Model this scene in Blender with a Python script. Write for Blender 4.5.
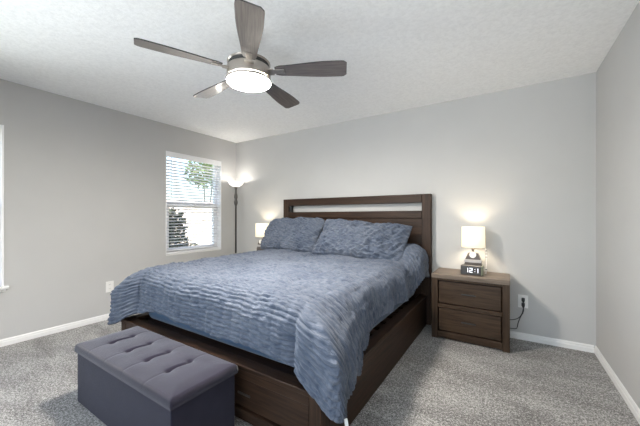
import bpy, bmesh, math, random
from mathutils import Vector, Matrix, noise
import numpy as np

for o in list(bpy.data.objects):
    bpy.data.objects.remove(o)
S = bpy.context.scene
COL = S.collection
PI = math.pi
R = math.radians

# ------------------------------------------------------------------ camera
CAM_H = 1.18
cd = bpy.data.cameras.new('camera')
cd.sensor_width = 36.0
cd.lens = 294.0 / 640.0 * 36.0
cd.shift_y = 4.0 / 640.0
cd.clip_start = 0.02
cam = bpy.data.objects.new('camera', cd)
COL.objects.link(cam)
cam.location = (0, 0, CAM_H)
cam.rotation_euler = (PI / 2, 0, R(32.6))
S.camera = cam

# ------------------------------------------------------------------ exposure / world / lights
S.view_settings.view_transform = 'Standard'
S.view_settings.look = 'None'
S.view_settings.gamma = 1
S.view_settings.use_curve_mapping = False
S.view_settings.exposure = 0.30

W = bpy.data.worlds.new('world')
S.world = W
W.use_nodes = True
nt = W.node_tree
nt.nodes.clear()
wo = nt.nodes.new('ShaderNodeOutputWorld')
bg = nt.nodes.new('ShaderNodeBackground')
sky = nt.nodes.new('ShaderNodeTexSky')
sky.sky_type = 'NISHITA'
sky.sun_disc = False
sky.sun_elevation = R(50)
sky.sun_rotation = R(120)
sky.air_density = 1.0
sky.dust_density = 3.0
bg.inputs[1].default_value = 0.65
nt.links.new(sky.outputs[0], bg.inputs[0])
nt.links.new(bg.outputs[0], wo.inputs[0])


def area(name, loc, rot, sx, sy, power, color, spread=PI):
    l = bpy.data.lights.new(name, 'AREA')
    l.shape = 'RECTANGLE'
    l.size, l.size_y = sx, sy
    l.energy = power
    l.color = color
    l.spread = spread
    o = bpy.data.objects.new(name, l)
    COL.objects.link(o)
    o.location = loc
    o.rotation_euler = rot
    return o


sl = bpy.data.lights.new('sun', 'SUN')
sl.energy = 7.0
sl.angle = R(1.0)
sl.color = (1.0, 0.96, 0.9)
so = bpy.data.objects.new('sun', sl)
COL.objects.link(so)
so.location = (6, 1, 8)
so.rotation_euler = (0, R(42), R(8))        # high sun over the roof, on the yard beyond the left wall

LENS, FLOORL, TABLE, P_LEFT, P_REAR, T_LEFT, T_REAR, S_LEFT, S_REAR = 290, 2.3, 4.8, 30, 30, 99, 110, 90, 84
# daylight just outside the second left window (its pane is between this and the room)
area('daylight_left_window', (-4.16, -0.02, 1.28), (0, R(-T_LEFT), 0), 1.45, 1.40, P_LEFT, (0.91, 0.955, 1.0), R(S_LEFT))
# fill light outside an added, unseen glazed opening in the wall behind the camera
area('rear_fill_light', (-1.15, -1.62, 1.35), (R(T_REAR), 0, 0), 3.3, 2.0, P_REAR, (0.91, 0.955, 1.0), R(S_REAR))

# ------------------------------------------------------------------ room dimensions
XL, XR, YB, YF, H = -3.89, 0.644, 3.44, -1.40, 2.437
T = 0.15


# ------------------------------------------------------------------ materials
def new_mat(name):
    m = bpy.data.materials.new(name)
    m.use_nodes = True
    n = m.node_tree
    return m, n, n.nodes['Principled BSDF']


def simple(name, col, rough=0.5, metal=0.0, coat=0.0, emis=None, estr=0.0, spec=0.5, sheen=0.0):
    m, n, p = new_mat(name)
    p.inputs['Base Color'].default_value = (*col, 1)
    p.inputs['Roughness'].default_value = rough
    p.inputs['Metallic'].default_value = metal
    p.inputs['Coat Weight'].default_value = coat
    p.inputs['Specular IOR Level'].default_value = spec
    p.inputs['Sheen Weight'].default_value = sheen
    if emis:
        p.inputs['Emission Color'].default_value = (*emis, 1)
        p.inputs['Emission Strength'].default_value = estr
    return m


def coords(n, scale=(1, 1, 1), rot=(0, 0, 0), kind='Object'):
    tc = n.nodes.new('ShaderNodeTexCoord')
    mp = n.nodes.new('ShaderNodeMapping')
    mp.inputs['Scale'].default_value = scale
    mp.inputs['Rotation'].default_value = rot
    n.links.new(tc.outputs[kind], mp.inputs[0])
    return mp.outputs[0]


def noise_tex(n, vec, scale, detail=3, rough=0.5, dist=0.0):
    t = n.nodes.new('ShaderNodeTexNoise')
    t.inputs['Scale'].default_value = scale
    t.inputs['Detail'].default_value = detail
    t.inputs['Roughness'].default_value = rough
    t.inputs['Distortion'].default_value = dist
    n.links.new(vec, t.inputs['Vector'])
    return t.outputs[0]


def ramp(n, fac, stops):
    r = n.nodes.new('ShaderNodeValToRGB')
    e = r.color_ramp.elements
    e[0].position, e[0].color = stops[0][0], (*stops[0][1], 1)
    e[1].position, e[1].color = stops[-1][0], (*stops[-1][1], 1)
    for p, c in stops[1:-1]:
        k = e.new(p)
        k.color = (*c, 1)
    n.links.new(fac, r.inputs[0])
    return r.outputs[0]


def mathn(n, op, a, b=None, v=None):
    m = n.nodes.new('ShaderNodeMath')
    m.operation = op
    n.links.new(a, m.inputs[0])
    if b is not None:
        n.links.new(b, m.inputs[1])
    elif v is not None:
        m.inputs[1].default_value = v
    return m.outputs[0]


def bump(n, p, h, strength, dist):
    b = n.nodes.new('ShaderNodeBump')
    b.inputs['Strength'].default_value = strength
    b.inputs['Distance'].default_value = dist
    n.links.new(h, b.inputs['Height'])
    n.links.new(b.outputs[0], p.inputs['Normal'])


def wall_mat(name, col):
    m, n, p = new_mat(name)
    v = coords(n)
    f = noise_tex(n, v, 3.0, 2)
    c = ramp(n, f, [(0.3, tuple(x * 0.985 for x in col)), (0.7, tuple(min(1, x * 1.015) for x in col))])
    n.links.new(c, p.inputs['Base Color'])
    p.inputs['Roughness'].default_value = 0.75
    p.inputs['Specular IOR Level'].default_value = 0.3
    bump(n, p, noise_tex(n, v, 90, 4), 0.12, 0.004)
    return m


M_wall = wall_mat('wall_paint', (0.525, 0.520, 0.512))

m, n, p = new_mat('ceiling_texture')
v = coords(n)
a = noise_tex(n, v, 38, 6, 0.75)
c = ramp(n, a, [(0.36, (0.86, 0.86, 0.855)), (0.60, (0.95, 0.95, 0.945))])
n.links.new(c, p.inputs['Base Color'])
p.inputs['Roughness'].default_value = 0.9
p.inputs['Specular IOR Level'].default_value = 0.2
bump(n, p, a, 0.35, 0.006)
M_ceil = m

m, n, p = new_mat('grey_carpet')
v = coords(n)
a = noise_tex(n, v, 120, 2, 0.8)
b_ = noise_tex(n, v, 55, 3, 0.9, 0.4)
c_ = noise_tex(n, coords(n, (1.2, 3.0, 1), (0, 0, R(35))), 1.6, 3, 0.6, 0.6)
s1 = mathn(n, 'MULTIPLY', a, v=0.45)
s2 = mathn(n, 'MULTIPLY', b_, v=0.35)
s3 = mathn(n, 'ADD', mathn(n, 'MULTIPLY', c_, v=0.14), v=0.035)
sm = mathn(n, 'ADD', mathn(n, 'ADD', s1, s2), s3)
cc = ramp(n, sm, [(0.44, (0.08, 0.075, 0.070)), (0.51, (0.25, 0.240, 0.229)), (0.58, (0.61, 0.596, 0.578))])
n.links.new(cc, p.inputs['Base Color'])
p.inputs['Roughness'].default_value = 1.0
p.inputs['Specular IOR Level'].default_value = 0.05
p.inputs['Sheen Weight'].default_value = 0.25
bump(n, p, mathn(n, 'ADD', s1, s2), 0.9, 0.02)
M_carpet = m

M_trim = simple('white_trim_paint', (0.80, 0.795, 0.785), 0.4)
M_vinyl = simple('white_vinyl', (0.90, 0.90, 0.91), 0.35)
M_slat = simple('white_slat', (0.86, 0.86, 0.87), 0.45)
M_plate = simple('white_plastic', (0.84, 0.83, 0.81), 0.35)
M_black = simple('black_plastic', (0.012, 0.012, 0.013), 0.4)
M_slot = simple('dark_slot', (0.03, 0.03, 0.03), 0.6)


def wood(name, dark, light, axis='X', rough=0.5, grain=60, coat=0.0):
    m, n, p = new_mat(name)
    sc = {'X': (1.2, grain * .35, grain * .35), 'Y': (grain * .35, 1.2, grain * .35), 'Z': (grain * .35, grain * .35, 1.2)}[axis]
    v = coords(n, sc)
    a = noise_tex(n, v, 2.2, 6, 0.65, 0.8)
    c = ramp(n, a, [(0.30, dark), (0.50, tuple((x + y) / 2 for x, y in zip(dark, light))), (0.72, light)])
    n.links.new(c, p.inputs['Base Color'])
    p.inputs['Roughness'].default_value = rough
    p.inputs['Coat Weight'].default_value = coat
    p.inputs['Specular IOR Level'].default_value = 0.25
    bump(n, p, a, 0.25, 0.002)
    return m


WD, WL = (0.013, 0.0066, 0.0038), (0.058, 0.030, 0.017)
M_woodX = wood('walnut_grain_wide', WD, WL, 'X')
M_woodY = wood('walnut_grain_deep', WD, WL, 'Y')
M_woodZ = wood('walnut_grain_tall', WD, WL, 'Z')
NSD, NSL = (0.018, 0.0105, 0.006), (0.076, 0.047, 0.029)
M_nsX = wood('nightstand_grain_wide', NSD, NSL, 'X', 0.4)
M_nsTop = wood('nightstand_top_lit_grain', (0.07, 0.052, 0.040), (0.24, 0.19, 0.15), 'X', 0.38)  # paler than the drawers: lamp reflection is put into the colour
M_nsZ = wood('nightstand_grain_tall', NSD, NSL, 'Z', 0.4)


def fabric(name, c0, c1, scale=400, sheen=0.3, mid=9, rough=0.9, st=0.35):
    m, n, p = new_mat(name)
    v = coords(n)
    a = noise_tex(n, v, mid, 4, 0.6)
    f = noise_tex(n, v, scale, 2, 0.6)
    mx = mathn(n, 'ADD', mathn(n, 'MULTIPLY', a, v=0.5), mathn(n, 'MULTIPLY', f, v=0.5))
    c = ramp(n, mx, [(0.35, c0), (0.65, c1)])
    n.links.new(c, p.inputs['Base Color'])
    p.inputs['Roughness'].default_value = rough
    p.inputs['Sheen Weight'].default_value = sheen
    p.inputs['Specular IOR Level'].default_value = 0.15
    bump(n, p, f, st, 0.003)
    return m


M_sheet = fabric('blue_sheet', (0.034, 0.078, 0.150), (0.050, 0.105, 0.190), 300)
M_tag = simple('white_tag', (0.8, 0.8, 0.78), 0.8)
M_ott = fabric('grey_mauve_velvet', (0.013, 0.011, 0.023), (0.023, 0.019, 0.036), 260, 0.35, 7)
M_ott_base = fabric('grey_mauve_linen', (0.013, 0.0125, 0.025), (0.021, 0.020, 0.036), 420, 0.15, 12)


def quilt_mat(name, ribs=True):
    """crinkled cotton; uses the cloth's own UV metres"""
    m, n, p = new_mat(name)
    tc = n.nodes.new('ShaderNodeTexCoord')
    uv = tc.outputs['UV']
    mp = n.nodes.new('ShaderNodeMapping')
    mp.inputs['Scale'].default_value = (1.0, 3.4, 1)
    n.links.new(uv, mp.inputs[0])
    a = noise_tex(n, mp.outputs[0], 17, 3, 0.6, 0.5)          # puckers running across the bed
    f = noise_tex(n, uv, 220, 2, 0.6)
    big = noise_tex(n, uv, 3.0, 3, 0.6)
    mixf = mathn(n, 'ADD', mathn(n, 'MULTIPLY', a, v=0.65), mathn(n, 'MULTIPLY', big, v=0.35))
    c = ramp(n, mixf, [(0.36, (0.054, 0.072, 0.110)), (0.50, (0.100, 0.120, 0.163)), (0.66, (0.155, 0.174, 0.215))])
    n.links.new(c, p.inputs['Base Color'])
    p.inputs['Roughness'].default_value = 0.78
    p.inputs['Sheen Weight'].default_value = 0.10
    p.inputs['Sheen Roughness'].default_value = 0.5
    p.inputs['Specular IOR Level'].default_value = 0.25
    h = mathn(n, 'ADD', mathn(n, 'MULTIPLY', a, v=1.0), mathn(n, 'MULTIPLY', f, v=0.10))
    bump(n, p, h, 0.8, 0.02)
    return m


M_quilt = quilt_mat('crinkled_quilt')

M_nickel = simple('brushed_nickel', (0.46, 0.42, 0.38), 0.33, 1.0)
M_bronze = simple('dark_bronze_metal', (0.11, 0.105, 0.10), 0.4, 0.8)
m, n, p = new_mat('grey_blade_wood')
v = coords(n, (3, 60, 3))
a = noise_tex(n, v, 2.0, 5, 0.6, 0.5)
n.links.new(ramp(n, a, [(0.3, (0.065, 0.050, 0.043)), (0.7, (0.180, 0.150, 0.132))]), p.inputs['Base Color'])
p.inputs['Roughness'].default_value = 0.35
p.inputs['Specular IOR Level'].default_value = 0.8
p.inputs['Coat Weight'].default_value = 0.9
p.inputs['Coat IOR'].default_value = 1.8
p.inputs['Coat Roughness'].default_value = 0.15
M_blade = m
M_blade_edge = simple('blade_edge', (0.03, 0.028, 0.028), 0.5)
M_lens = simple('lit_frosted_lens', (0.9, 0.9, 0.88), 0.4, emis=(1.0, 0.93, 0.84), estr=LENS)
M_bowl = simple('lit_frosted_bowl', (0.9, 0.9, 0.88), 0.4, emis=(1.0, 0.97, 0.93), estr=0.75)
M_shade = simple('lit_cream_shade', (0.85, 0.80, 0.70), 0.8, emis=(1.0, 0.86, 0.62), estr=0.62)
M_lamp_dark = simple('dark_taupe_ceramic', (0.11, 0.09, 0.08), 0.35)
M_lamp_pale = simple('pale_grey_band', (0.50, 0.47, 0.46), 0.4)
M_lamp_white = simple('white_dial', (0.85, 0.84, 0.82), 0.3)
M_clock = simple('charcoal_clock_case', (0.045, 0.042, 0.042), 0.35)
M_clock_side = simple('olive_clock_side', (0.16, 0.17, 0.11), 0.4)
M_digit = simple('lit_digits', (0.9, 0.9, 0.95), 0.4, emis=(0.88, 0.90, 1.0), estr=0.9)

# thin clear pane: mostly lets light straight through, with a slight mirror reflection
m = bpy.data.materials.new('clear_pane')
m.use_nodes = True
n = m.node_tree
n.nodes.clear()
out = n.nodes.new('ShaderNodeOutputMaterial')
mx = n.nodes.new('ShaderNodeMixShader')
tr = n.nodes.new('ShaderNodeBsdfTransparent')
tr.inputs[0].default_value = (0.96, 0.98, 0.97, 1)
gl = n.nodes.new('ShaderNodeBsdfGlossy')
gl.inputs['Roughness'].default_value = 0.02
mx.inputs[0].default_value = 0.06
n.links.new(tr.outputs[0], mx.inputs[1])
n.links.new(gl.outputs[0], mx.inputs[2])
n.links.new(mx.outputs[0], out.inputs[0])
M_glass = m

# ------------------------------------------------------------------ mesh helpers


def bx(bm, x0, x1, y0, y1, z0, z1, bev=0.0, seg=2, mi=0):
    t = bmesh.new()
    r = bmesh.ops.create_cube(t, size=1)
    bmesh.ops.scale(t, vec=(abs(x1 - x0), abs(y1 - y0), abs(z1 - z0)), verts=t.verts)
    bmesh.ops.translate(t, vec=((x0 + x1) / 2, (y0 + y1) / 2, (z0 + z1) / 2), verts=t.verts)
    if bev:
        bmesh.ops.bevel(t, geom=t.edges[:], offset=bev, segments=seg, affect='EDGES', profile=0.5)
    merge(bm, t, mi)


def merge(bm, t, mi=0, mat=None):
    if mat is not None:
        bmesh.ops.transform(t, matrix=mat, verts=t.verts)
    vs = [bm.verts.new(v.co) for v in t.verts]
    t.verts.index_update()
    for f in t.faces:
        try:
            nf = bm.faces.new([vs[v.index] for v in f.verts])
            nf.material_index = mi
            nf.smooth = f.smooth
        except ValueError:
            pass
    t.free()


def lathe(bm, prof, seg=32, c=(0, 0, 0), mi=0, smooth=True, close=True):
    rings = []
    for r, z in prof:
        rings.append([bm.verts.new((c[0] + r * math.cos(2 * PI * k / seg), c[1] + r * math.sin(2 * PI * k / seg), c[2] + z)) for k in range(seg)])
    for a, b in zip(rings, rings[1:]):
        for k in range(seg):
            f = bm.faces.new((a[k], a[(k + 1) % seg], b[(k + 1) % seg], b[k]))
            f.smooth = smooth
            f.material_index = mi
    if close:
        for rg, rev in ((rings[0], True), (rings[-1], False)):
            f = bm.faces.new(rg[::-1] if rev else rg)
            f.material_index = mi


def tube(bm, pts, r, seg=8, mi=0):
    pts = [Vector(q) for q in pts]
    rings = []
    for i, q in enumerate(pts):
        d = (pts[min(i + 1, len(pts) - 1)] - pts[max(i - 1, 0)]).normalized()
        up = Vector((0, 0, 1)) if abs(d.z) < 0.95 else Vector((1, 0, 0))
        a = d.cross(up).normalized()
        b = d.cross(a).normalized()
        rings.append([bm.verts.new(q + r * (math.cos(2 * PI * k / seg) * a + math.sin(2 * PI * k / seg) * b)) for k in range(seg)])
    for a, b in zip(rings, rings[1:]):
        for k in range(seg):
            f = bm.faces.new((a[k], a[(k + 1) % seg], b[(k + 1) % seg], b[k]))
            f.smooth = True
            f.material_index = mi
    bm.faces.new(rings[0][::-1])
    bm.faces.new(rings[-1])


def catmull(pts, n=8):
    P = [Vector(q) for q in pts]
    P = [P[0] * 2 - P[1]] + P + [P[-1] * 2 - P[-2]]
    o = []
    for i in range(1, len(P) - 2):
        for k in range(n):
            t = k / n
            a, b, c, d = P[i - 1:i + 3]
            o.append(0.5 * ((2 * b) + (c - a) * t + (2 * a - 5 * b + 4 * c - d) * t * t + (3 * b - a - 3 * c + d) * t ** 3))
    o.append(P[-2])
    return o


def prism(bm, poly, y0, y1, mi=0):
    """poly in XZ extruded along Y"""
    a = [bm.verts.new((x, y0, z)) for x, z in poly]
    b = [bm.verts.new((x, y1, z)) for x, z in poly]
    k = len(poly)
    fs = [bm.faces.new(a), bm.faces.new(b[::-1])]
    for i in range(k):
        fs.append(bm.faces.new((a[i], b[i], b[(i + 1) % k], a[(i + 1) % k])))
    for f in fs:
        f.material_index = mi


def obj(name, bm, mats, parent=None, loc=(0, 0, 0)):
    bmesh.ops.recalc_face_normals(bm, faces=bm.faces[:])
    me = bpy.data.meshes.new(name)
    bm.to_mesh(me)
    bm.free()
    for mm in (mats if isinstance(mats, (list, tuple)) else [mats]):
        me.materials.append(mm)
    o = bpy.data.objects.new(name, me)
    COL.objects.link(o)
    o.location = loc
    if parent:
        o.parent = parent
    return o


def tag(o, label, cat, group=None, kind=None):
    o['label'] = label
    o['category'] = cat
    if group:
        o['group'] = group
    if kind:
        o['kind'] = kind
    return o


def thing(name, label, cat, loc=(0, 0, 0), rz=0, group=None):
    o = bpy.data.objects.new(name, None)
    o.empty_display_size = 0.1
    COL.objects.link(o)
    o.location = loc
    o.rotation_euler = (0, 0, rz)
    return tag(o, label, cat, group)


def struct(name, bm, mats, parent=None, loc=(0, 0, 0)):
    o = obj(name, bm, mats, parent, loc)
    if parent is None:
        o['kind'] = 'structure'
    return o


def copy_tree(o, parent=None):
    c = o.copy()
    COL.objects.link(c)
    if parent:
        c.parent = parent
    for ch in [q for q in bpy.data.objects if q.parent == o]:
        copy_tree(ch, c)
    return c


def smoothstep(a, b, x):
    t = min(1.0, max(0.0, (x - a) / (b - a)))
    return t * t * (3 - 2 * t)


# ------------------------------------------------------------------ room shell
bm = bmesh.new()
bx(bm, XL - T, XR + T, YF - T, YB + T, -0.12, 0)
struct('floor', bm, M_carpet)
bm = bmesh.new()
bx(bm, XL - T, XR + T, YF - T, YB + T, H, H + 0.12)
struct('ceiling', bm, M_ceil)
bm = bmesh.new()
bx(bm, XL - T, XR + T, YB, YB + T, 0, H)
struct('wall_back', bm, M_wall)
bm = bmesh.new()
bx(bm, XR, XR + T, YF - T, YB, 0, H)
struct('wall_right', bm, M_wall)

W1 = (2.224, 3.127, 0.655, 2.075)     # y0 y1 z0 z1
W2 = (-0.74, 0.700, 0.530, 2.020)
bm = bmesh.new()
ys = [YF - T, W2[0], W2[1], W1[0], W1[1], YB]
bx(bm, XL - T, XL, ys[0], ys[1], 0, H)
bx(bm, XL - T, XL, ys[1], ys[2], 0, W2[2])
bx(bm, XL - T, XL, ys[1], ys[2], W2[3], H)
bx(bm, XL - T, XL, ys[2], ys[3], 0, H)
bx(bm, XL - T, XL, ys[3], ys[4], 0, W1[2])
bx(bm, XL - T, XL, ys[3], ys[4], W1[3], H)
bx(bm, XL - T, XL, ys[4], ys[5], 0, H)
bmesh.ops.remove_doubles(bm, verts=bm.verts[:], dist=0.0001)
struct('wall_left', bm, M_wall)

W3 = (-2.8, 0.5, 0.30, 2.30)         # x0 x1 z0 z1 of glazing added behind the camera for light
bm = bmesh.new()
bx(bm, XL, W3[0], YF - T, YF, 0, H)
bx(bm, W3[1], XR, YF - T, YF, 0, H)
bx(bm, W3[0], W3[1], YF - T, YF, 0, W3[2])
bx(bm, W3[0], W3[1], YF - T, YF, W3[3], H)
struct('wall_front', bm, M_wall)


def baseboard(name, a, b, inward):
    """profile swept from a to b; inward = unit vector into the room"""
    prof = [(0, 0), (0.014, 0), (0.014, 0.036), (0.010, 0.041), (0.010, 0.054), (0.004, 0.064), (0, 0.064)]
    bm = bmesh.new()
    A, B, N = Vector((*a, 0)), Vector((*b, 0)), Vector((*inward, 0))
    va = [bm.verts.new(A + N * d + Vector((0, 0, z))) for d, z in prof]
    vb = [bm.verts.new(B + N * d + Vector((0, 0, z))) for d, z in prof]
    k = len(prof)
    for i in range(k):
        bm.faces.new((va[i], va[(i + 1) % k], vb[(i + 1) % k], vb[i]))
    bm.faces.new(va)
    bm.faces.new(vb[::-1])
    struct(name, bm, M_trim)


baseboard('baseboard_left', (XL, YF), (XL, YB), (1, 0))
baseboard('baseboard_back', (XL + .0145, YB), (XR - .0145, YB), (0, -1))
baseboard('baseboard_right', (XR, YF), (XR, YB), (-1, 0))


def window_x(name, w, sill_out=0.0):
    """single-hung vinyl window in the left wall"""
    y0, y1, z0, z1 = w
    xo = XL - T
    root = bpy.data.objects.new(name, None)
    COL.objects.link(root)
    root['kind'] = 'structure'
    root.location = (XL, (y0 + y1) / 2, z0)
    hw, hh = (y1 - y0) / 2, z1 - z0
    bm = bmesh.new()
    f = 0.045
    xa, xb = -T + 0.002, -T + 0.062
    bx(bm, xa, xb, -hw, -hw + f, 0, hh)
    bx(bm, xa, xb, hw - f, hw, 0, hh)
    bx(bm, xa, xb, -hw + f, hw - f, 0, f)
    bx(bm, xa, xb, -hw + f, hw - f, hh - f, hh)
    obj('window_frame', bm, M_vinyl, root)
    zm = hh * 0.465
    bm = bmesh.new()
    g = 0.038
    bx(bm, xa + .03, xb + .012, -hw + f, -hw + f + g, f, zm + .05)
    bx(bm, xa + .03, xb + .012, hw - f - g, hw - f, f, zm + .05)
    bx(bm, xa + .03, xb + .012, -hw + f + g, hw - f - g, f, f + g)
    bx(bm, xa + .03, xb + .012, -hw + f + g, hw - f - g, zm, zm + .055)
    obj('lower_sash', bm, M_vinyl, root)
    bm = bmesh.new()
    bx(bm, xa + .002, xa + .028, -hw + f, hw - f, zm + .02, zm + .085)
    obj('upper_sash_rail', bm, M_vinyl, root)
    bm = bmesh.new()
    bx(bm, xa + .038, xa + .042, -hw + f + g, hw - f - g, f + g, zm)
    bx(bm, xa + .012, xa + .016, -hw + f, hw - f, zm + .085, hh - f)
    obj('pane', bm, M_glass, root)
    bm = bmesh.new()
    bx(bm, xb + .001, 0.0, -hw, hw, 0, 0.018)
    if sill_out:
        bx(bm, 0.0, sill_out, -hw - .035, hw + .035, -0.006, 0.018, .004)
        bx(bm, 0.0005, sill_out * .4, -hw - .02, hw + .02, -0.03, -0.006)
    obj('window_sill', bm, M_trim, root)
    return root


window_x('window_1', W1)
w2 = window_x('window_2', W2, 0.045)
w1 = bpy.data.objects['window_1']
for wd, wr, pr in ((W2, w2, .008), (W1, w1, .003)):
    bm = bmesh.new()
    hw_, hh_ = (wd[1] - wd[0]) / 2, wd[3] - wd[2]
    bx(bm, -T + .063, pr, hw_ - .008, hw_ + pr, .019, hh_)
    bx(bm, -T + .063, pr, -hw_ - pr, -hw_ + .008, .019, hh_)
    bx(bm, -T + .063, 0, -hw_ + .0085, hw_ - .0085, hh_ - .008, hh_)
    obj('window_jamb', bm, M_vinyl, wr)

root = bpy.data.objects.new('added_rear_window', None)  # unseen window, added to let in the rear fill light
COL.objects.link(root)
root['kind'] = 'structure'
root.location = ((W3[0] + W3[1]) / 2, YF, W3[2])
hw, hh = (W3[1] - W3[0]) / 2, W3[3] - W3[2]
bm = bmesh.new()
for xx in (-hw, -hw / 3 - .025, hw / 3 - .025, hw - .05):
    bx(bm, xx, xx + .05, -T + .01, -T + .06, 0.05, hh - .05)
bx(bm, -hw, hw, -T + .01, -T + .06, 0, .05)
bx(bm, -hw, hw, -T + .01, -T + .06, hh - .05, hh)
obj('window_frame', bm, M_vinyl, root)
bm = bmesh.new()
bx(bm, -hw + .05, hw - .05, -T + .03, -T + .035, .05, hh - .05)
obj('pane', bm, M_glass, root)


def blind(w, label, tilt=6):
    y0, y1, z0, z1 = w
    hw, hh = (y1 - y0) / 2, z1 - z0
    root = thing('window_blind', label, 'blind', (XL - 0.038, (y0 + y1) / 2, z0 + 0.02))
    hh -= .02
    bm = bmesh.new()
    bx(bm, -.030, .028, -hw + .012, hw - .012, hh - .050, hh - .010, .003)
    bx(bm, .0295, .042, -hw + .010, hw - .010, hh - .078, hh - .010, .003)
    obj('headrail', bm, M_slat, root)
    bm = bmesh.new()
    k = int((hh - .10) / .0415)
    for i in range(k):
        z = .035 + i * .0415
        t = bmesh.new()
        bmesh.ops.create_cube(t, size=1)
        bmesh.ops.scale(t, vec=(.048, 2 * hw - .034, .003), verts=t.verts)
        merge(bm, t, 0, Matrix.Translation((0, 0, z)) @ Matrix.Rotation(R(tilt), 4, 'Y'))
    obj('slats', bm, M_slat, root)
    bm = bmesh.new()
    bx(bm, -.025, .025, -hw + .012, hw - .012, 0.0, .018, .004)
    obj('bottom_rail', bm, M_slat, root)
    bm = bmesh.new()
    for yy in (-hw + .12, 0, hw - .12):
        for xx in (-.027, .027):
            tube(bm, [(xx, yy, .01), (xx, yy, hh - .04)], .0012, 6)
    obj('ladder_cord', bm, M_slat, root)
    bm = bmesh.new()
    tube(bm, [(.043, -hw + .07, hh - .08), (.045, -hw + .07, hh - .62)], .004, 8)
    obj('tilt_wand', bm, M_slat, root)
    return root


blind(W1, 'white horizontal slat blind with its slats open in the window beside the floor lamp', -14)

# ------------------------------------------------------------------ outside the left window
m, n, p = new_mat('dry_grass')
v = coords(n)
n.links.new(ramp(n, noise_tex(n, v, 6, 5), [(0.3, (0.16, 0.17, 0.08)), (0.7, (0.34, 0.30, 0.18))]), p.inputs['Base Color'])
p.inputs['Roughness'].default_value = 1
M_lawn = m
bm = bmesh.new()
bx(bm, -16, XL - T - .01, -4, 13, -0.30, -0.12)
tag(obj('lawn', bm, M_lawn), 'dry grass of the yard outside the window', 'grass', kind='stuff')

m, n, p = new_mat('pale_pink_boards')
v = coords(n, (1, 1, 1))
wv = n.nodes.new('ShaderNodeTexNoise')
wv.inputs['Scale'].default_value = 2.5
n.links.new(v, wv.inputs['Vector'])
n.links.new(ramp(n, wv.outputs[0], [(0.3, (0.62, 0.52, 0.47)), (0.7, (0.74, 0.65, 0.60))]), p.inputs['Base Color'])
p.inputs['Roughness'].default_value = 0.85
M_fence = m
fence = thing('board_fence', 'pale pinkish board fence standing in the yard beyond the window', 'fence', (-6.9, 4.6, -0.12))
bm = bmesh.new()
for k in range(44):
    y = -3.0 + k * .142
    bx(bm, -.01, .012, y, y + .136, 0.03, 1.72 + .01 * math.sin(k * 3.1))
obj('boards', bm, M_fence, fence)
bm = bmesh.new()
for zz in (.35, 1.0, 1.55):
    bx(bm, -.05, -.011, -3, 3.2, zz, zz + .09)
obj('fence_rail', bm, M_fence, fence)
for yy in (-2.8, -.4, 2.0):
    bm = bmesh.new()
    bx(bm, -.14, -.051, yy, yy + .09, 0, 1.7)
    obj('post', bm, M_fence, fence)


def leaf_mat(name, a, b):
    m, n, p = new_mat(name)
    v = coords(n)
    n.links.new(ramp(n, noise_tex(n, v, 14, 2), [(0.3, a), (0.7, b)]), p.inputs['Base Color'])
    p.inputs['Roughness'].default_value = 0.6
    return m


M_leaf_dark = leaf_mat('dark_leaves', (0.010, 0.016, 0.008), (0.055, 0.070, 0.035))
M_leaf = leaf_mat('green_leaves', (0.06, 0.12, 0.03), (0.25, 0.34, 0.12))
M_bark = simple('bark', (0.12, 0.09, 0.07), 0.9)


def leafy(name, label, cat, loc, blobs, nleaf, size, mat, trunk_h, tr_r, seed):
    rnd = random.Random(seed)
    root = thing(name, label, cat, loc)
    bm = bmesh.new()
    for k in range(nleaf):
        cx, cy, cz, rx, ry, rz = rnd.choice(blobs)
        while True:
            q = Vector((rnd.uniform(-1, 1), rnd.uniform(-1, 1), rnd.uniform(-1, 1)))
            if q.length < 1:
                break
        c = Vector((cx + q.x * rx, cy + q.y * ry, cz + q.z * rz))
        d = Vector((rnd.gauss(0, 1), rnd.gauss(0, 1), rnd.gauss(0, .6))).normalized()
        e = d.cross(Vector((rnd.gauss(0, 1), rnd.gauss(0, 1), rnd.gauss(0, 1)))).normalized()
        s = size * rnd.uniform(.7, 1.3)
        nn = d.cross(e) * s * .12
        vs = [bm.verts.new(c - d * s), bm.verts.new(c + e * s * .38 + nn), bm.verts.new(c + d * s), bm.verts.new(c - e * s * .38 + nn)]
        bm.faces.new((vs[0], vs[1], vs[2]))
        bm.faces.new((vs[0], vs[2], vs[3]))
    obj('foliage', bm, mat, root)
    bm = bmesh.new()
    for k in range(5):
        b = rnd.choice(blobs)
        tube(bm, catmull([(rnd.uniform(-.03, .03), rnd.uniform(-.03, .03), 0), (b[0] * .3, b[1] * .3, trunk_h * .6), (b[0] * .9, b[1] * .9, b[2])], 5), tr_r, 7)
    obj('trunk', bm, M_bark, root)
    return root


leafy('shrub', 'dark leafy shrub growing just outside the lower half of the window', 'shrub', (-5.35, 3.28, -.12),
      [(0, -.12, .75, .30, .30, .45), (.0, -.10, 1.15, .26, .26, .32), (0, .10, .50, .30, .35, .40)], 1500, .055, M_leaf_dark, .8, .014, 3)
leafy('tree', 'green leafy tree rising above the pale fence outside the window', 'tree', (-8.3, 6.1, -.118),
      [(0, .3, 3.0, .8, .9, .8), (.1, -.2, 2.7, .7, .5, .55), (.2, .8, 2.6, .6, .7, .7), (0, 0, 3.8, .9, .9, .6)], 2200, .085, M_leaf, 2.0, .02, 5)

# ------------------------------------------------------------------ bed frame
# bed frame local coordinates = world coordinates minus root
BX0, BX1 = -2.778, -0.709             # headboard width
bed = thing('bed_frame', 'dark walnut wooden bed frame with tall slotted headboard and storage footboard', 'bed', (-1.7435, 2.28, 0))
ox, oy = 1.7435, -2.28


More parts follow.
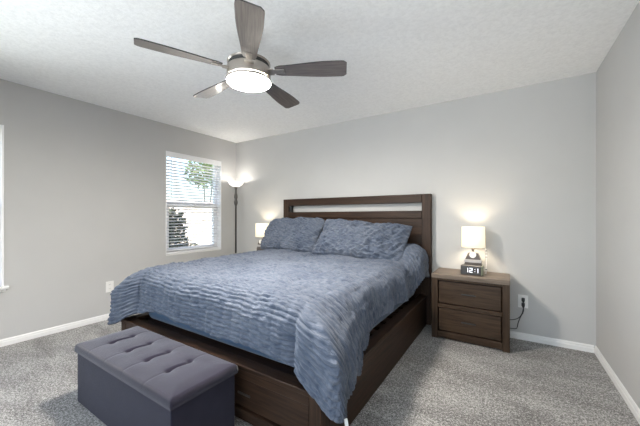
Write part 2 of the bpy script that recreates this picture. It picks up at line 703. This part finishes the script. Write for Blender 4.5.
def lb(bm, x0, x1, y0, y1, z0, z1, bev=.004, mi=0):
    bx(bm, x0 + ox, x1 + ox, y0 + oy, y1 + oy, z0, z1, bev, 2, mi)


HT = 1.435
hy0, hy1 = 3.345, 3.415
bm = bmesh.new()
# posts (index 0 tall grain) and rails (index 1 wide grain)
lb(bm, BX0, BX0 + .096, hy0, hy1, 0, HT - .0, .005, 0)
lb(bm, BX1 - .096, BX1, hy0, hy1, 0, HT - .0, .005, 0)
lb(bm, BX0 + .0965, BX1 - .0965, hy0, hy1, 1.340, HT, .004, 1)
lb(bm, BX0 + .0965, BX1 - .0965, hy0, hy1, 1.168, 1.250, .004, 1)
lb(bm, BX0 + .0965, BX1 - .0965, hy0 + .012, hy1 - .01, .25, 1.160, .003, 1)
lb(bm, BX0 + .0965, BX1 - .0965, hy0 + .03, hy1 - .012, 1.155, 1.172, 0, 1)
obj('headboard', bm, [M_woodZ, M_woodX], bed)
bm = bmesh.new()
lb(bm, -2.676, -2.642, hy0 + .015, hy1 - .01, 1.2508, 1.3392, .003)
obj('slot_bracket', bm, M_black, bed)['label'] = 'black block in the left end of the headboard slot'

RZ = 0.325
for s, (xa, xb) in (('l', (-2.745, -2.655)), ('r', (-0.832, -0.745))):
    bm = bmesh.new()
    out_ = xa if s == 'l' else xb
    inn = xb if s == 'l' else xa
    if s == 'r':
        lb(bm, out_ - .030, out_ - .008, 1.262, 3.343, 0.0, RZ - .0265, .003)
    else:
        lb(bm, out_ + .008, out_ + .030, 1.262, 3.343, 0.0, RZ - .0265, .003)
    lb(bm, min(out_, inn), max(out_, inn), 1.262, 3.343, RZ - .026, RZ, .004)
    obj('side_rail', bm, M_woodY, bed)

# footboard: cap, stiles, rails, recessed drawer fronts
fy = 1.178
bm = bmesh.new()
fx0, fx1 = -2.745, -0.745
lb(bm, fx0, fx1, fy, fy + .083, RZ - .026, RZ, .004, 1)              # cap
lb(bm, fx0 + .006, fx0 + .075, fy + .004, fy + .080, 0, RZ - .0265, .003, 0)
lb(bm, fx1 - .075, fx1 - .006, fy + .004, fy + .080, 0, RZ - .0265, .003, 0)
lb(bm, fx0 + .0755, fx1 - .0755, fy + .006, fy + .078, RZ - .075, RZ - .0265, .003, 1)
lb(bm, fx0 + .0755, fx1 - .0755, fy + .006, fy + .078, 0.012, .070, .003, 1)
lb(bm, fx0 + .0755, fx1 - .0755, fy + .040, fy + .078, .0705, RZ - .0755, .0, 1)
obj('footboard', bm, [M_woodZ, M_woodX], bed)
for k in range(2):
    xa = fx0 + .085 + k * .92
    bm = bmesh.new()
    lb(bm, xa, xa + .91, fy + .018, fy + .0395, .078, RZ - .083, .004)
    d = obj('drawer', bm, M_woodX, bed)
    bm = bmesh.new()
    lb(bm, xa + .405, xa + .505, fy + .012, fy + .0178, .150, .162, .002)
    obj('handle', bm, M_bronze, d)
bm = bmesh.new()
for k in range(13):
    y = 1.30 + k * .155
    lb(bm, -2.66, -0.83, y, y + .10, .275, .2985, .0)
obj('slats', bm, M_woodX, bed)

# mattress
bm = bmesh.new()
bx(bm, -.885, .885, -.995, 1.012, 0, .335, .07, 6)
for f in bm.faces:
    f.smooth = True
mat_o = obj('mattress', bm, M_sheet, None, (-1.7435, 2.315, .299))
tag(mat_o, 'mattress in a dark blue fitted sheet showing under the quilt hem', 'mattress')

# ------------------------------------------------------------------ quilt
QX0, QX1, QY0, QY1 = -2.560, -0.940, 1.385, 3.325


def ztop(x, y):
    z = .708
    u = (x - QX0) / (QX1 - QX0)
    z += .025 * math.sin(PI * min(max(u, 0), 1)) ** .6
    # sleeping pillows under the cover near the headboard
    y0_ = 3.0 - .17 * smoothstep(.82, .97, abs(u - .5) * 2)
    pil = smoothstep(y0_, y0_ + .22, y) * (1 - .25 * smoothstep(3.2, 3.33, y))
    z += .105 * pil * (1 - .5 * smoothstep(.0, .18, abs(u - .5) * -1 + .09))
    z += .055 * smoothstep(2.75, 3.1, y) * smoothstep(.86, .97, u)
    z += .020 * smoothstep(1.5, 2.6, y) + .035 * (1 - smoothstep(0, .35, u))
    return z


def interp(x, pts):
    if x <= pts[0][0]:
        return pts[0][1]
    for (a, b), (c, d) in zip(pts, pts[1:]):
        if x <= c:
            t = (x - a) / (c - a)
            t = t * t * (3 - 2 * t)
            return b + (d - b) * t
    return pts[-1][1]


def L_right(y):
    return interp(y, [(1.35, .425), (1.50, .48), (1.66, .425), (1.85, .375), (2.1, .365), (2.6, .37), (2.95, .40), (3.32, .42)])


def L_left(y):
    return interp(y, [(1.35, .44), (1.8, .45), (3.3, .43)])


def L_foot(x):
    return interp(x, [(-2.59, .44), (-2.3, .385), (-2.0, .388), (-1.5, .395), (-1.15, .385), (-1.0, .39), (-.90, .405)])


def nz(x, y, z=0.0):
    return noise.noise(Vector((x, y, z)))


def quilt():
    step = .0065
    LM = 1.0                                   # cloth beyond the edge, in units of hem length
    nx = int((QX1 - QX0) / step)
    ny = int((QY1 - QY0) / step)
    ne = 60
    nx = int((QX1 - QX0) / .0075)
    ny = int((QY1 - QY0) / .0048)
    ne = 76
    us = [-(52 - i) / 52 for i in range(52)] + [i / nx for i in range(nx + 1)] + [1 + (i + 1) / 52 for i in range(52)]
    vs = [-(ne - i) / ne for i in range(ne)] + [i / ny for i in range(ny + 1)]
    bm = bmesh.new()
    uvl = bm.loops.layers.uv.new('UVMap')
    grid = []
    uvs = {}
    for v in vs:
        row = []
        for u in us:
            qx = max(0, u - 1) if u > .5 else max(0, -u)
            sx = 1 if u > .5 else -1
            qy = max(0, -v)
            px = QX0 + (QX1 - QX0) * min(1, max(0, u))
            py = QY0 + (QY1 - QY0) * max(0, v)
            # rounded foot corners of the mattress block
            q = math.hypot(qx, qy)
            z0 = ztop(px, py)
            Ls = L_right(py) if sx > 0 else L_left(py)
            if q > 0:
                phi = math.atan2(qy, qx)
                w = phi / (PI / 2)
                L = Ls * (1 - w) + L_foot(px) * w if qx > 0 and qy > 0 else (Ls if qx > 0 else L_foot(px))
                corner = math.sin(2 * phi) if qx > 0 and qy > 0 else 0
                d = (max(qx, qy) * (1 + .27 * corner ** 1.3) if corner else q) * L
                N = Vector((sx * math.cos(phi), -math.sin(phi), 0))
            else:
                d, L, corner, phi = 0, Ls, 0, 0
                N = Vector((0, 0, 0))
            U = px + (sx * qx * Ls)
            V = py - qy * L_foot(px)
            # roll over the edge: begins a little before the edge
            r = .145
            edge = min(px - QX0, QX1 - px, py - QY0) if q == 0 else 0
            if q == 0:
                z = z0
                P = Vector((px, py, z))
                Nn = Vector((0, 0, 1))
            else:
                a = min(d / r, PI / 2)
                off = r * math.sin(a) + .06 * max(0, d - r * PI / 2)
                down = r * (1 - math.cos(a)) + max(0, d - r * PI / 2)
                off += corner * (.085 * smoothstep(0, .28, d))
                near = (1 - smoothstep(1.45, 1.85, py)) * (math.cos(phi) ** .5 if qx > 0 else 0)
                sh = Vector((max(corner * .125, near * .105) if sx > 0 else -max(corner * .10, near * .04), -corner * .045, 0)) * smoothstep(.05, .34, d)
                if qx > 0 and sx > 0:
                    sh.x += .055 * smoothstep(2.75, 3.15, py)
                P = sh + Vector((px, py, z0 - down)) + N * off
                Nn = (N * math.sin(a) + Vector((0, 0, 1)) * math.cos(a)).normalized()
            # soft hanging folds
            hang = smoothstep(.06, .30, d)
            if q > 0:
                per = (V if phi < PI / 4 else U) if corner == 0 else (QY0 if 1 else 0) + phi * .55
                fold = math.sin(per * 15 + 2.2 * nz(per * 2.5, 3.1)) * (.006 + .012 * smoothstep(-1.4, -.95, px)) + .008 * nz(per * 7, 7.7, d * 2)
                if corner:
                    fold = corner * .020 * math.sin(phi * 9.0 + .6) + fold * (1 - corner)
                P += Nn * fold * hang
            # crinkle of the quilting
            amp = 1.0 if q > 0 else .8
            big = nz(U * 3.1, V * 3.1, 1.7) * .013 + nz(U * 8, V * 9, 4.2) * .009
            w1 = -.5 + 2.4 * abs(nz(U * 10 + 1.6 * nz(U * 6, V * 6), V * 30 + 1.2 * nz(U * 9, V * 9, 5), 2.0))
            w2 = nz(U * 34, V * 60, 9.0)
            ch = 1 - abs(math.sin(PI * U / .085)) ** .5
            warp = .014 * nz(U * 7, V * 7, 21.0) + .006 * nz(U * 21, V * 12, 23.0)
            rib = abs(math.sin(PI * (V + warp * .75) / .027)) ** .7 * (.85 + .5 * nz(U * 16, V * 16, 31.0))
            P += Nn * (big + amp * (w1 * .0050 + w2 * .0028 - ch * .0065 + rib * (.0125 + .004 * hang)))
            # a few sharp creases across the top
            if q == 0:
                cr = abs(nz(U * 1.6 + 5, V * 4.5, 11.0))
                P.z += -.016 * max(0, 1 - cr * 12)
            vtx = bm.verts.new(P)
            row.append(vtx)
            uvs[vtx] = (U, V)
        grid.append(row)
    for j in range(len(vs) - 1):
        for i in range(len(us) - 1):
            f = bm.faces.new((grid[j][i], grid[j][i + 1], grid[j + 1][i + 1], grid[j + 1][i]))
            f.smooth = True
            for lp in f.loops:
                lp[uvl].uv = uvs[lp.vert]
    me = bpy.data.meshes.new('quilt')
    bm.to_mesh(me)
    bm.free()
    me.materials.append(M_quilt)
    o = bpy.data.objects.new('quilt', me)
    COL.objects.link(o)
    md = o.modifiers.new('solid', 'SOLIDIFY')
    md.thickness = .012
    md.offset = -1
    return o


qo = quilt()
tag(qo, 'crinkled blue grey quilt draped over the bed and hanging over its foot and sides', 'quilt')
tip = min((v_.co for v_ in qo.data.vertices if v_.co.x > -1.2), key=lambda c: c.z)
bm = bmesh.new()
bx(bm, -.001, .001, -.008, .008, -.036, 0)
tg = obj('care_tag', bm, M_tag, qo, tip + Vector((.012, .006, .012)))
tg.rotation_euler = (R(10), 0, R(-50))
tg['label'] = 'small white tag at the hanging corner of the quilt'


# ------------------------------------------------------------------ pillows
def pillow(name, label, w, h, t, loc, rx, rz, ry, seed, cr, group='crinkled shams on the bed'):
    nu, nv = 150, 120
    bm = bmesh.new()
    uvl = bm.loops.layers.uv.new('UVMap')
    uvs = {}
    grids = []
    for side in (1, -1):
        g = []
        for j in range(nv + 1):
            row = []
            for i in range(nu + 1):
                if side == -1 and (i in (0, nu) or j in (0, nv)):
                    row.append(grids[0][j][i])
                    continue
                u, v = 2 * i / nu - 1, 2 * j / nv - 1
                # sides pulled in between the corners
                X = u * w / 2 * (1 - .06 * (1 - abs(v) ** 2)) * (1 - cr * abs(v) ** 7) + .012 * nz(v * 3, seed + u)
                Z = v * h / 2 * (1 - .08 * (1 - abs(u) ** 2.5)) * (1 - cr * 1.6 * abs(u) ** 7) + .014 * nz(u * 4, seed + 3 + v)
                th = t / 2 * ((1 - abs(u) ** 2.6) * (1 - abs(v) ** 2.4)) ** .5
                th *= 1 - .18 * v
                Y = -side * th
                w1 = nz(u * w * 8 + 1.5 * nz(u * 3, v * 3, seed), v * h * 34, seed)
                w2 = nz(u * w * 26, v * h * 48, seed + 5)
                w3 = nz(u * 2.2, v * 2.2, seed + 8)
                rib = abs(math.sin(PI * (v * h / 2 + .014 * nz(u * 4, v * 4, seed + 4) + .006 * nz(u * 11, v * 7, seed)) / .030)) ** .6 - .5
                diag = nz((u * w + v * h) * 3, (u * w - v * h) * 10, seed + 2)
                w1 = -.5 + 2.4 * abs(w1)
                Y += -side * (w1 * .008 + w2 * .004 + w3 * .034 + diag * .042 + rib * .012) * min(1, th / (t * .22) + .06)
                vt = bm.verts.new((X, Y, Z))
                uvs[vt] = (X + seed, Z)
                row.append(vt)
            g.append(row)
        grids.append(g)
        for j in range(nv):
            for i in range(nu):
                q = (g[j][i], g[j][i + 1], g[j + 1][i + 1], g[j + 1][i])
                f = bm.faces.new(q if side == 1 else q[::-1])
                f.smooth = True
                for lp in f.loops:
                    lp[uvl].uv = uvs[lp.vert]
    me = bpy.data.meshes.new(name)
    bm.to_mesh(me)
    bm.free()
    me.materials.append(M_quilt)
    o = bpy.data.objects.new(name, me)
    COL.objects.link(o)
    o.location = loc
    o.rotation_euler = (rx, ry, rz)
    tag(o, label, 'pillow', group)
    return o


pillow('pillow', 'crinkled blue grey pillow leaning on the headboard nearer the window', .94, .54, .25, (-2.385, 3.035, .950), R(-35), R(-2), R(-1), 1.3, .085)
pillow('pillow', 'crinkled blue grey pillow leaning on the headboard nearer the lit alarm clock', 1.07, .52, .25, (-1.385, 3.00, .925), R(-39), R(4), R(4), 6.1, .03)

# ------------------------------------------------------------------ ottoman
OX0, OX1, OY0, OY1 = -2.325, -1.255, .738, 1.118
ocx, ocy = (OX0 + OX1) / 2, (OY0 + OY1) / 2
ott = thing('storage_ottoman', 'long grey mauve fabric storage ottoman with tufted lid at the foot of the bed', 'ottoman', (ocx, ocy, 0))
hw, hd = (OX1 - OX0) / 2, (OY1 - OY0) / 2
bm = bmesh.new()
bx(bm, -hw + .010, hw - .010, -hd + .008, hd - .008, 0.004, .318, .005, 2)
obj('body', bm, M_ott_base, ott)
# lid with tufting
tufts = []
for k in range(4):
    x = -.34 + k * .212
    tufts.append((x, -.062))
    tufts.append((x, .062))


def lid_z(x, y):
    e = min(hw - abs(x), hd - abs(y))
    z = .360 + .010 * (1 - (1 - min(1, e / .012)) ** 2.2) + .012 * (1 - (1 - min(1, e / .09)) ** 2)
    for tx, ty in tufts:
        d = math.hypot(x - tx, y - ty)
        z -= .014 * math.exp(-(d / .014) ** 2) + .005 * math.exp(-(d / .045) ** 2)
    for k in range(4):
        tx = -.34 + k * .212
        c = math.exp(-((x - tx - .006 * math.sin(y * 40)) / .0085) ** 2)
        z -= .017 * c * (1 - smoothstep(.058, .078, abs(y)))
        z -= .0015 * math.exp(-((x - tx) / .006) ** 2)
    z += .002 * nz(x * 9, y * 9, 3)
    return z


bm = bmesh.new()
nx_, ny_ = 220, 80
g = [[bm.verts.new((-hw + 2 * hw * i / nx_, -hd + 2 * hd * j / ny_, lid_z(-hw + 2 * hw * i / nx_, -hd + 2 * hd * j / ny_))) for i in range(nx_ + 1)] for j in range(ny_ + 1)]
for j in range(ny_):
    for i in range(nx_):
        bm.faces.new((g[j][i], g[j][i + 1], g[j + 1][i + 1], g[j + 1][i])).smooth = True
rim = [g[0][i] for i in range(nx_ + 1)] + [g[j][nx_] for j in range(1, ny_ + 1)] + [g[ny_][i] for i in range(nx_ - 1, -1, -1)] + [g[j][0] for j in range(ny_ - 1, 0, -1)]
prev = rim
for z, ins in ((.336, -.003), (.322, -.002), (.3195, .004)):
    cur = []
    for r_ in rim:
        x = r_.co.x - ins * (1 if r_.co.x > hw - 1e-4 else -1 if r_.co.x < -hw + 1e-4 else 0)
        y = r_.co.y - ins * (1 if r_.co.y > hd - 1e-4 else -1 if r_.co.y < -hd + 1e-4 else 0)
        cur.append(bm.verts.new((x, y, z)))
    for k in range(len(rim)):
        bm.faces.new((prev[k], prev[(k + 1) % len(rim)], cur[(k + 1) % len(rim)], cur[k])).smooth = True
    prev = cur
bm.faces.new(prev)
for f in bm.faces:
    if max(v_.co.z for v_ in f.verts) < .337:
        f.smooth = False
lid = obj('lid', bm, M_ott, ott)
for tx, ty in tufts:
    bm = bmesh.new()
    lathe(bm, [(.001, .004), (.006, .003), (.009, 0), (.009, -.004)], 14)
    obj('tuft_button', bm, M_ott_base, lid, (tx, ty, lid_z(tx, ty) + .001))


# ------------------------------------------------------------------ nightstands
def nightstand(label, loc, group):
    w, d, h = .652, .385, .628
    r = thing('nightstand', label, 'nightstand', loc, 0, group)
    a = w / 2
    y0, y1 = -d / 2, d / 2
    bm = bmesh.new()
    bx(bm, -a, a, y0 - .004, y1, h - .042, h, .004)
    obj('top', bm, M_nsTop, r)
    bm = bmesh.new()
    for s in (-1, 1):
        x0, x1 = (-a + .002, -a + .058) if s < 0 else (a - .058, a - .002)
        bx(bm, x0, x1, y0, y1 - .004, 0, h - .0425, .003, 2, 0)
    bx(bm, -a + .0585, a - .0585, y0 + .004, y0 + .03, .012, .075, .003, 2, 1)
    bx(bm, -a + .0585, a - .0585, y0 + .010, y0 + .03, .302, .338, .002, 2, 1)
    bx(bm, -a + .0585, a - .0585, y0 + .004, y0 + .03, h - .062, h - .0425, .002, 2, 1)
    bx(bm, -a + .0585, a - .0585, y1 - .016, y1 - .006, .02, h - .0425, 0, 2, 1)
    bx(bm, -a + .0585, a - .0585, y0 + .031, y1 - .017, .03, .05, 0, 2, 1)
    obj('carcass', bm, [M_nsZ, M_nsX], r)
    for z0, z1 in ((.083, .294), (.346, h - .070)):
        bm = bmesh.new()
        bx(bm, -a + .066, a - .066, y0 + .016, y0 + .036, z0, z1, .004)
        bx(bm, -a + .075, a - .075, y0 + .037, y1 - .03, z0 + .01, z1 - .03, 0)
        dr = obj('drawer', bm, M_nsX, r)
        bm = bmesh.new()
        zc = (z0 + z1) / 2
        bx(bm, -.060, .060, y0 + .004, y0 + .0155, zc - .005, zc + .006, .003)
        obj('handle', bm, M_slot, dr)
    return r


NSY = 3.03 + .385 / 2
nightstand('dark wooden two drawer nightstand right of the bed, carrying the alarm clock', (-.310, NSY, 0), 'bedside nightstands')
nightstand('dark wooden two drawer nightstand hidden behind the pillows on the window side', (-3.170, NSY, 0), 'bedside nightstands')


# ------------------------------------------------------------------ table lamps
def table_lamp(label, loc):
    r = thing('table_lamp', label, 'lamp', loc, 0, 'bedside table lamps')
    bm = bmesh.new()
    prism_pts = [(-.078, 0), (.078, 0), (.078, .085), (-.078, .085)]
    bx(bm, -.080, .080, -.045, .045, 0, .088, .004)
    obj('base', bm, M_lamp_dark, r)
    bm = bmesh.new()
    bx(bm, -.072, .072, -.042, .042, .0882, .104, .002)
    obj('dark_band', bm, M_lamp_dark, r)
    bm = bmesh.new()
    bx(bm, -.074, .074, -.044, .044, .1045, .132, .003)
    obj('pale_band', bm, M_lamp_pale, r)
    bm = bmesh.new()
    prism(bm, [(-.068, .1325), (.068, .1325), (.044, .196), (-.044, .196)], -.036, .036)
    obj('stem', bm, M_lamp_dark, r)
    bm = bmesh.new()
    t = bmesh.new()
    lathe(t, [(.001, -.004), (.024, -.004), (.030, 0), (.030, .006)], 28)
    merge(bm, t, 0, Matrix.Translation((0, -.042, .180)) @ Matrix.Rotation(R(90), 4, 'X'))
    obj('dial', bm, M_lamp_white, r)
    bm = bmesh.new()
    lathe(bm, [(.012, .196), (.012, .235), (.018, .238), (.018, .275)], 16)
    obj('socket', bm, M_nickel, r)
    # open drum shade with thickness, carried by a spider
    bm = bmesh.new()
    lathe(bm, [(.106, .252), (.103, .456), (.100, .456), (.103, .252), (.106, .252)], 40, close=False)
    bmesh.ops.remove_doubles(bm, verts=bm.verts[:], dist=1e-5)
    sh = obj('lamp_shade', bm, M_shade, r)
    bm = bmesh.new()
    for k in range(3):
        a = k * 2 * PI / 3 + .4
        tube(bm, [(0.012 * math.cos(a), .012 * math.sin(a), .262), (.1035 * math.cos(a), .1035 * math.sin(a), .258)], .0015, 6)
    obj('shade_spider', bm, M_nickel, sh)
    bm = bmesh.new()
    tube(bm, catmull([(.112, -.030, .236), (.118, -.030, .15), (.114, -.030, .06), (.112, -.032, .004)], 6), .0035, 8, 0)
    for z in (.225, .195, .165, .045):
        lathe(bm, [(.001, -.004), (.009, -.002), (.009, .002), (.001, .004)], 12, (.115, -.030, z), 1)
    tube(bm, [(.106, -.008, .253), (.112, -.030, .236)], .002, 6, 0)
    obj('pull_chain', bm, [M_lamp_white, M_slot], r)
    l = bpy.data.lights.new('lamp_bulb', 'POINT')
    l.energy = TABLE
    l.color = (1.0, .86, .66)
    l.shadow_soft_size = .028
    lo = bpy.data.objects.new('lamp_bulb', l)
    COL.objects.link(lo)
    lo.parent = r
    lo.location = (0, 0, .345)
    return r


table_lamp('small lit lamp with cream drum shade behind the alarm clock', (-.292, 3.285, .628))
table_lamp('small lit lamp with cream drum shade partly hidden by a pillow near the window', (-3.135, 3.285, .628))

# ------------------------------------------------------------------ alarm clock
ck = thing('alarm_clock', 'small charcoal digital alarm clock with white digits on the nightstand', 'clock', (-.292, 3.17, .6285))
bm = bmesh.new()
bx(bm, -.096, .078, -.035, .035, 0, .086, .005, 2, 0)
obj('case', bm, M_clock, ck)
bm = bmesh.new()
bx(bm, .0785, .096, -.036, .035, 0, .086, .004)
obj('end_cap', bm, M_clock_side, ck)
seg = {'1': 'BC', '2': 'ABGED'}


def digit(bm, ch, cx, cz, w=.020, h=.042, t=.0055):
    y0, y1 = -.0375, -.0352
    X0, X1, Z0, Z1 = cx - w / 2, cx + w / 2, cz - h / 2, cz + h / 2
    B = {'A': (X0, X1, Z1 - t, Z1), 'B': (X1 - t, X1, cz, Z1), 'C': (X1 - t, X1, Z0, cz), 'D': (X0, X1, Z0, Z0 + t),
         'E': (X0, X0 + t, Z0, cz), 'F': (X0, X0 + t, cz, Z1), 'G': (X0, X1, cz - t / 2, cz + t / 2)}
    for s in seg[ch]:
        a, b, c, d = B[s]
        bx(bm, a, b, y0, y1, c, d)


for ch, cx, w_ in (('1', -.040, .020), ('2', -.006, .026), ('1', .046, .020)):
    bm = bmesh.new()
    digit(bm, ch, cx, .044, w_)
    obj('digit', bm, M_digit, ck)
bm = bmesh.new()
bx(bm, .025, .030, -.0375, -.0352, .052, .057)
bx(bm, .025, .030, -.0375, -.0352, .032, .037)
obj('colon', bm, M_digit, ck)


# ------------------------------------------------------------------ floor lamp
fl = thing('floor_lamp', 'tall dark floor lamp with a white uplight bowl in the corner by the window', 'lamp', (-3.665, 3.235, 0))
bm = bmesh.new()
lathe(bm, [(.125, 0), (.125, .012), (.10, .022), (.03, .034), (.014, .05)], 36)
obj('base', bm, M_bronze, fl)
bm = bmesh.new()
lathe(bm, [(.0135, .05), (.0135, 1.36), (.021, 1.375), (.028, 1.40), (.030, 1.42), (.021, 1.45), (.019, 1.47), (.026, 1.49), (.024, 1.53),
           (.016, 1.56), (.014, 1.60), (.016, 1.625), (.030, 1.648), (.034, 1.658)], 20)
obj('pole', bm, M_bronze, fl)
bm = bmesh.new()
lathe(bm, [(.020, 1.659), (.050, 1.664), (.085, 1.684), (.112, 1.715), (.124, 1.742), (.120, 1.742), (.108, 1.718), (.082, 1.690), (.048, 1.671), (.020, 1.667)], 36)
obj('lamp_bowl', bm, M_bowl, fl)
l = bpy.data.lights.new('uplight_bulb', 'POINT')
l.energy = FLOORL
l.color = (1, .94, .86)
l.shadow_soft_size = .03
lo = bpy.data.objects.new('uplight_bulb', l)
COL.objects.link(lo)
lo.parent = fl
lo.location = (0, 0, 1.725)

# ------------------------------------------------------------------ ceiling fan
FX, FY = -1.507, 1.446
fan = thing('ceiling_fan', 'five blade brushed nickel ceiling fan with a lit white lens', 'ceiling fan', (FX, FY, H))
z = lambda v: v - H
bm = bmesh.new()
lathe(bm, [(.066, z(2.437)), (.066, z(2.425)), (.058, z(2.395)), (.030, z(2.375)), (.016, z(2.372))], 32)
obj('canopy', bm, M_nickel, fan)
bm = bmesh.new()
lathe(bm, [(.0125, z(2.3715)), (.0125, z(2.262))], 16)
obj('downrod', bm, M_nickel, fan)
bm = bmesh.new()
lathe(bm, [(.022, z(2.272)), (.040, z(2.262)), (.085, z(2.252)), (.140, z(2.244)), (.146, z(2.240)), (.146, z(2.234)), (.136, z(2.232)), (.136, z(2.206)),
           (.143, z(2.203)), (.146, z(2.198)), (.148, z(2.14)), (.150, z(2.128))], 48)
obj('motor_housing', bm, M_nickel, fan)
bm = bmesh.new()
lathe(bm, [(.1365, z(2.231)), (.1365, z(2.207))], 48, close=False)
obj('shadow_gap', bm, M_slot, fan)['label'] = 'dark groove around the motor housing'
bm = bmesh.new()
lathe(bm, [(.1495, z(2.127)), (.153, z(2.124)), (.153, z(2.108)), (.150, z(2.106)), (.147, z(2.108)), (.147, z(2.127))], 48, close=False)
obj('trim_ring', bm, M_nickel, fan)
bm = bmesh.new()
lathe(bm, [(.1465, z(2.115)), (.1465, z(2.105)), (.130, z(2.100)), (.09, z(2.096)), (.04, z(2.094)), (.002, z(2.0935))], 48)
obj('light_lens', bm, M_lens, fan)
for k in range(5):
    ang = .4976 + k * 2 * PI / 5
    rot = Matrix.Rotation(ang, 4, 'Z')
    # outline of the paddle
    bm = bmesh.new()
    n_ = 26
    up, lo_ = [], []
    for i in range(n_ + 1):
        t = i / n_
        rr = .185 + t * (.672 - .185)
        wd = .046 + .027 * smoothstep(0, .75, t)
        if t > .94:
            wd -= .020 * ((t - .94) / .06) ** 2
        if t < .06:
            wd -= .012 * (1 - t / .06)
        up.append((rr, wd))
        lo_.append((rr, -wd))
    poly = up + lo_[::-1]
    top = [bm.verts.new((x, y, .0035)) for x, y in poly]
    bot = [bm.verts.new((x, y, -.0035)) for x, y in poly]
    bm.faces.new(top).material_index = 0
    bm.faces.new(bot[::-1]).material_index = 0
    for i in range(len(poly)):
        bm.faces.new((top[i], bot[i], bot[(i + 1) % len(poly)], top[(i + 1) % len(poly)])).material_index = 1
    b = obj('blade', bm, [M_blade, M_blade_edge], fan, (0, 0, z(2.182)))
    b.rotation_euler = (Matrix.Rotation(ang, 4, 'Z') @ Matrix.Rotation(R(-12), 4, 'X')).to_euler()
    bm = bmesh.new()
    bx(bm, .140, .250, -.020, .020, -.0085, -.0038, .002)
    bx(bm, .132, .175, -.030, .030, -.012, -.0035, .003)
    for sx_, sy_ in ((.235, 0), (.205, .012), (.205, -.012)):
        lathe(bm, [(.001, -.011), (.004, -.0105), (.005, -.0085)], 10, (sx_, sy_, 0))
    obj('blade_bracket', bm, M_nickel, b)


# ------------------------------------------------------------------ outlets
def outlet(label, loc, rz):
    r = thing('wall_outlet', label, 'outlet', loc, rz, 'wall outlets')
    bm = bmesh.new()
    bx(bm, -.040, .040, -.0065, 0, -.062, .062, .003, 2, 0)
    obj('cover_plate', bm, M_plate, r)
    for s in (-1, 1):
        bm = bmesh.new()
        bx(bm, -.017, .017, -.0085, -.0066, s * .024 - .014, s * .024 + .014, .0008, 1, 0)
        for xx in (-.0075, .0055):
            bx(bm, xx, xx + .002, -.0088, -.00852, s * .024 - .004, s * .024 + .007, 0, 1, 1)
        obj('receptacle', bm, [M_plate, M_slot], r)
    return r


outlet('white wall outlet on the left wall beside the bed foot', (XL, 1.557, .374), R(90))
outlet('white wall outlet on the back wall with two black plugs in it', (.122, YB, .368), 0)

for zc, sx_, lab, path in (
        (.392, 0, 'black plug and cord in the upper socket of the back wall outlet',
         [(.122, -.04, .385), (.124, -.052, .34), (.115, -.045, .27), (.090, -.03, .215), (.05, -.02, .185), (-.02, -.012, .165), (-.07, -.010, .15)]),
        (.344, .0, 'black plug and cord in the lower socket of the back wall outlet',
         [(.122, -.04, .335), (.122, -.048, .28), (.100, -.03, .22), (.082, -.024, .160), (.070, -.022, .105), (.03, -.022, .095), (-.07, -.022, .095)])):
    pr = thing('power_cord', lab, 'cord', (0, YB, 0), 0, 'cords plugged in beside the nightstand')
    bm = bmesh.new()
    bx(bm, .122 - .013, .122 + .013, -.040, -.0095, zc - .017, zc + .013, .004)
    bx(bm, .122 - .009, .122 + .009, -.050, -.036, zc - .026, zc + .006, .004)
    obj('plug', bm, M_black, pr)
    bm = bmesh.new()
    tube(bm, catmull(path, 8), .0034, 8)
    obj('cord', bm, M_black, pr)
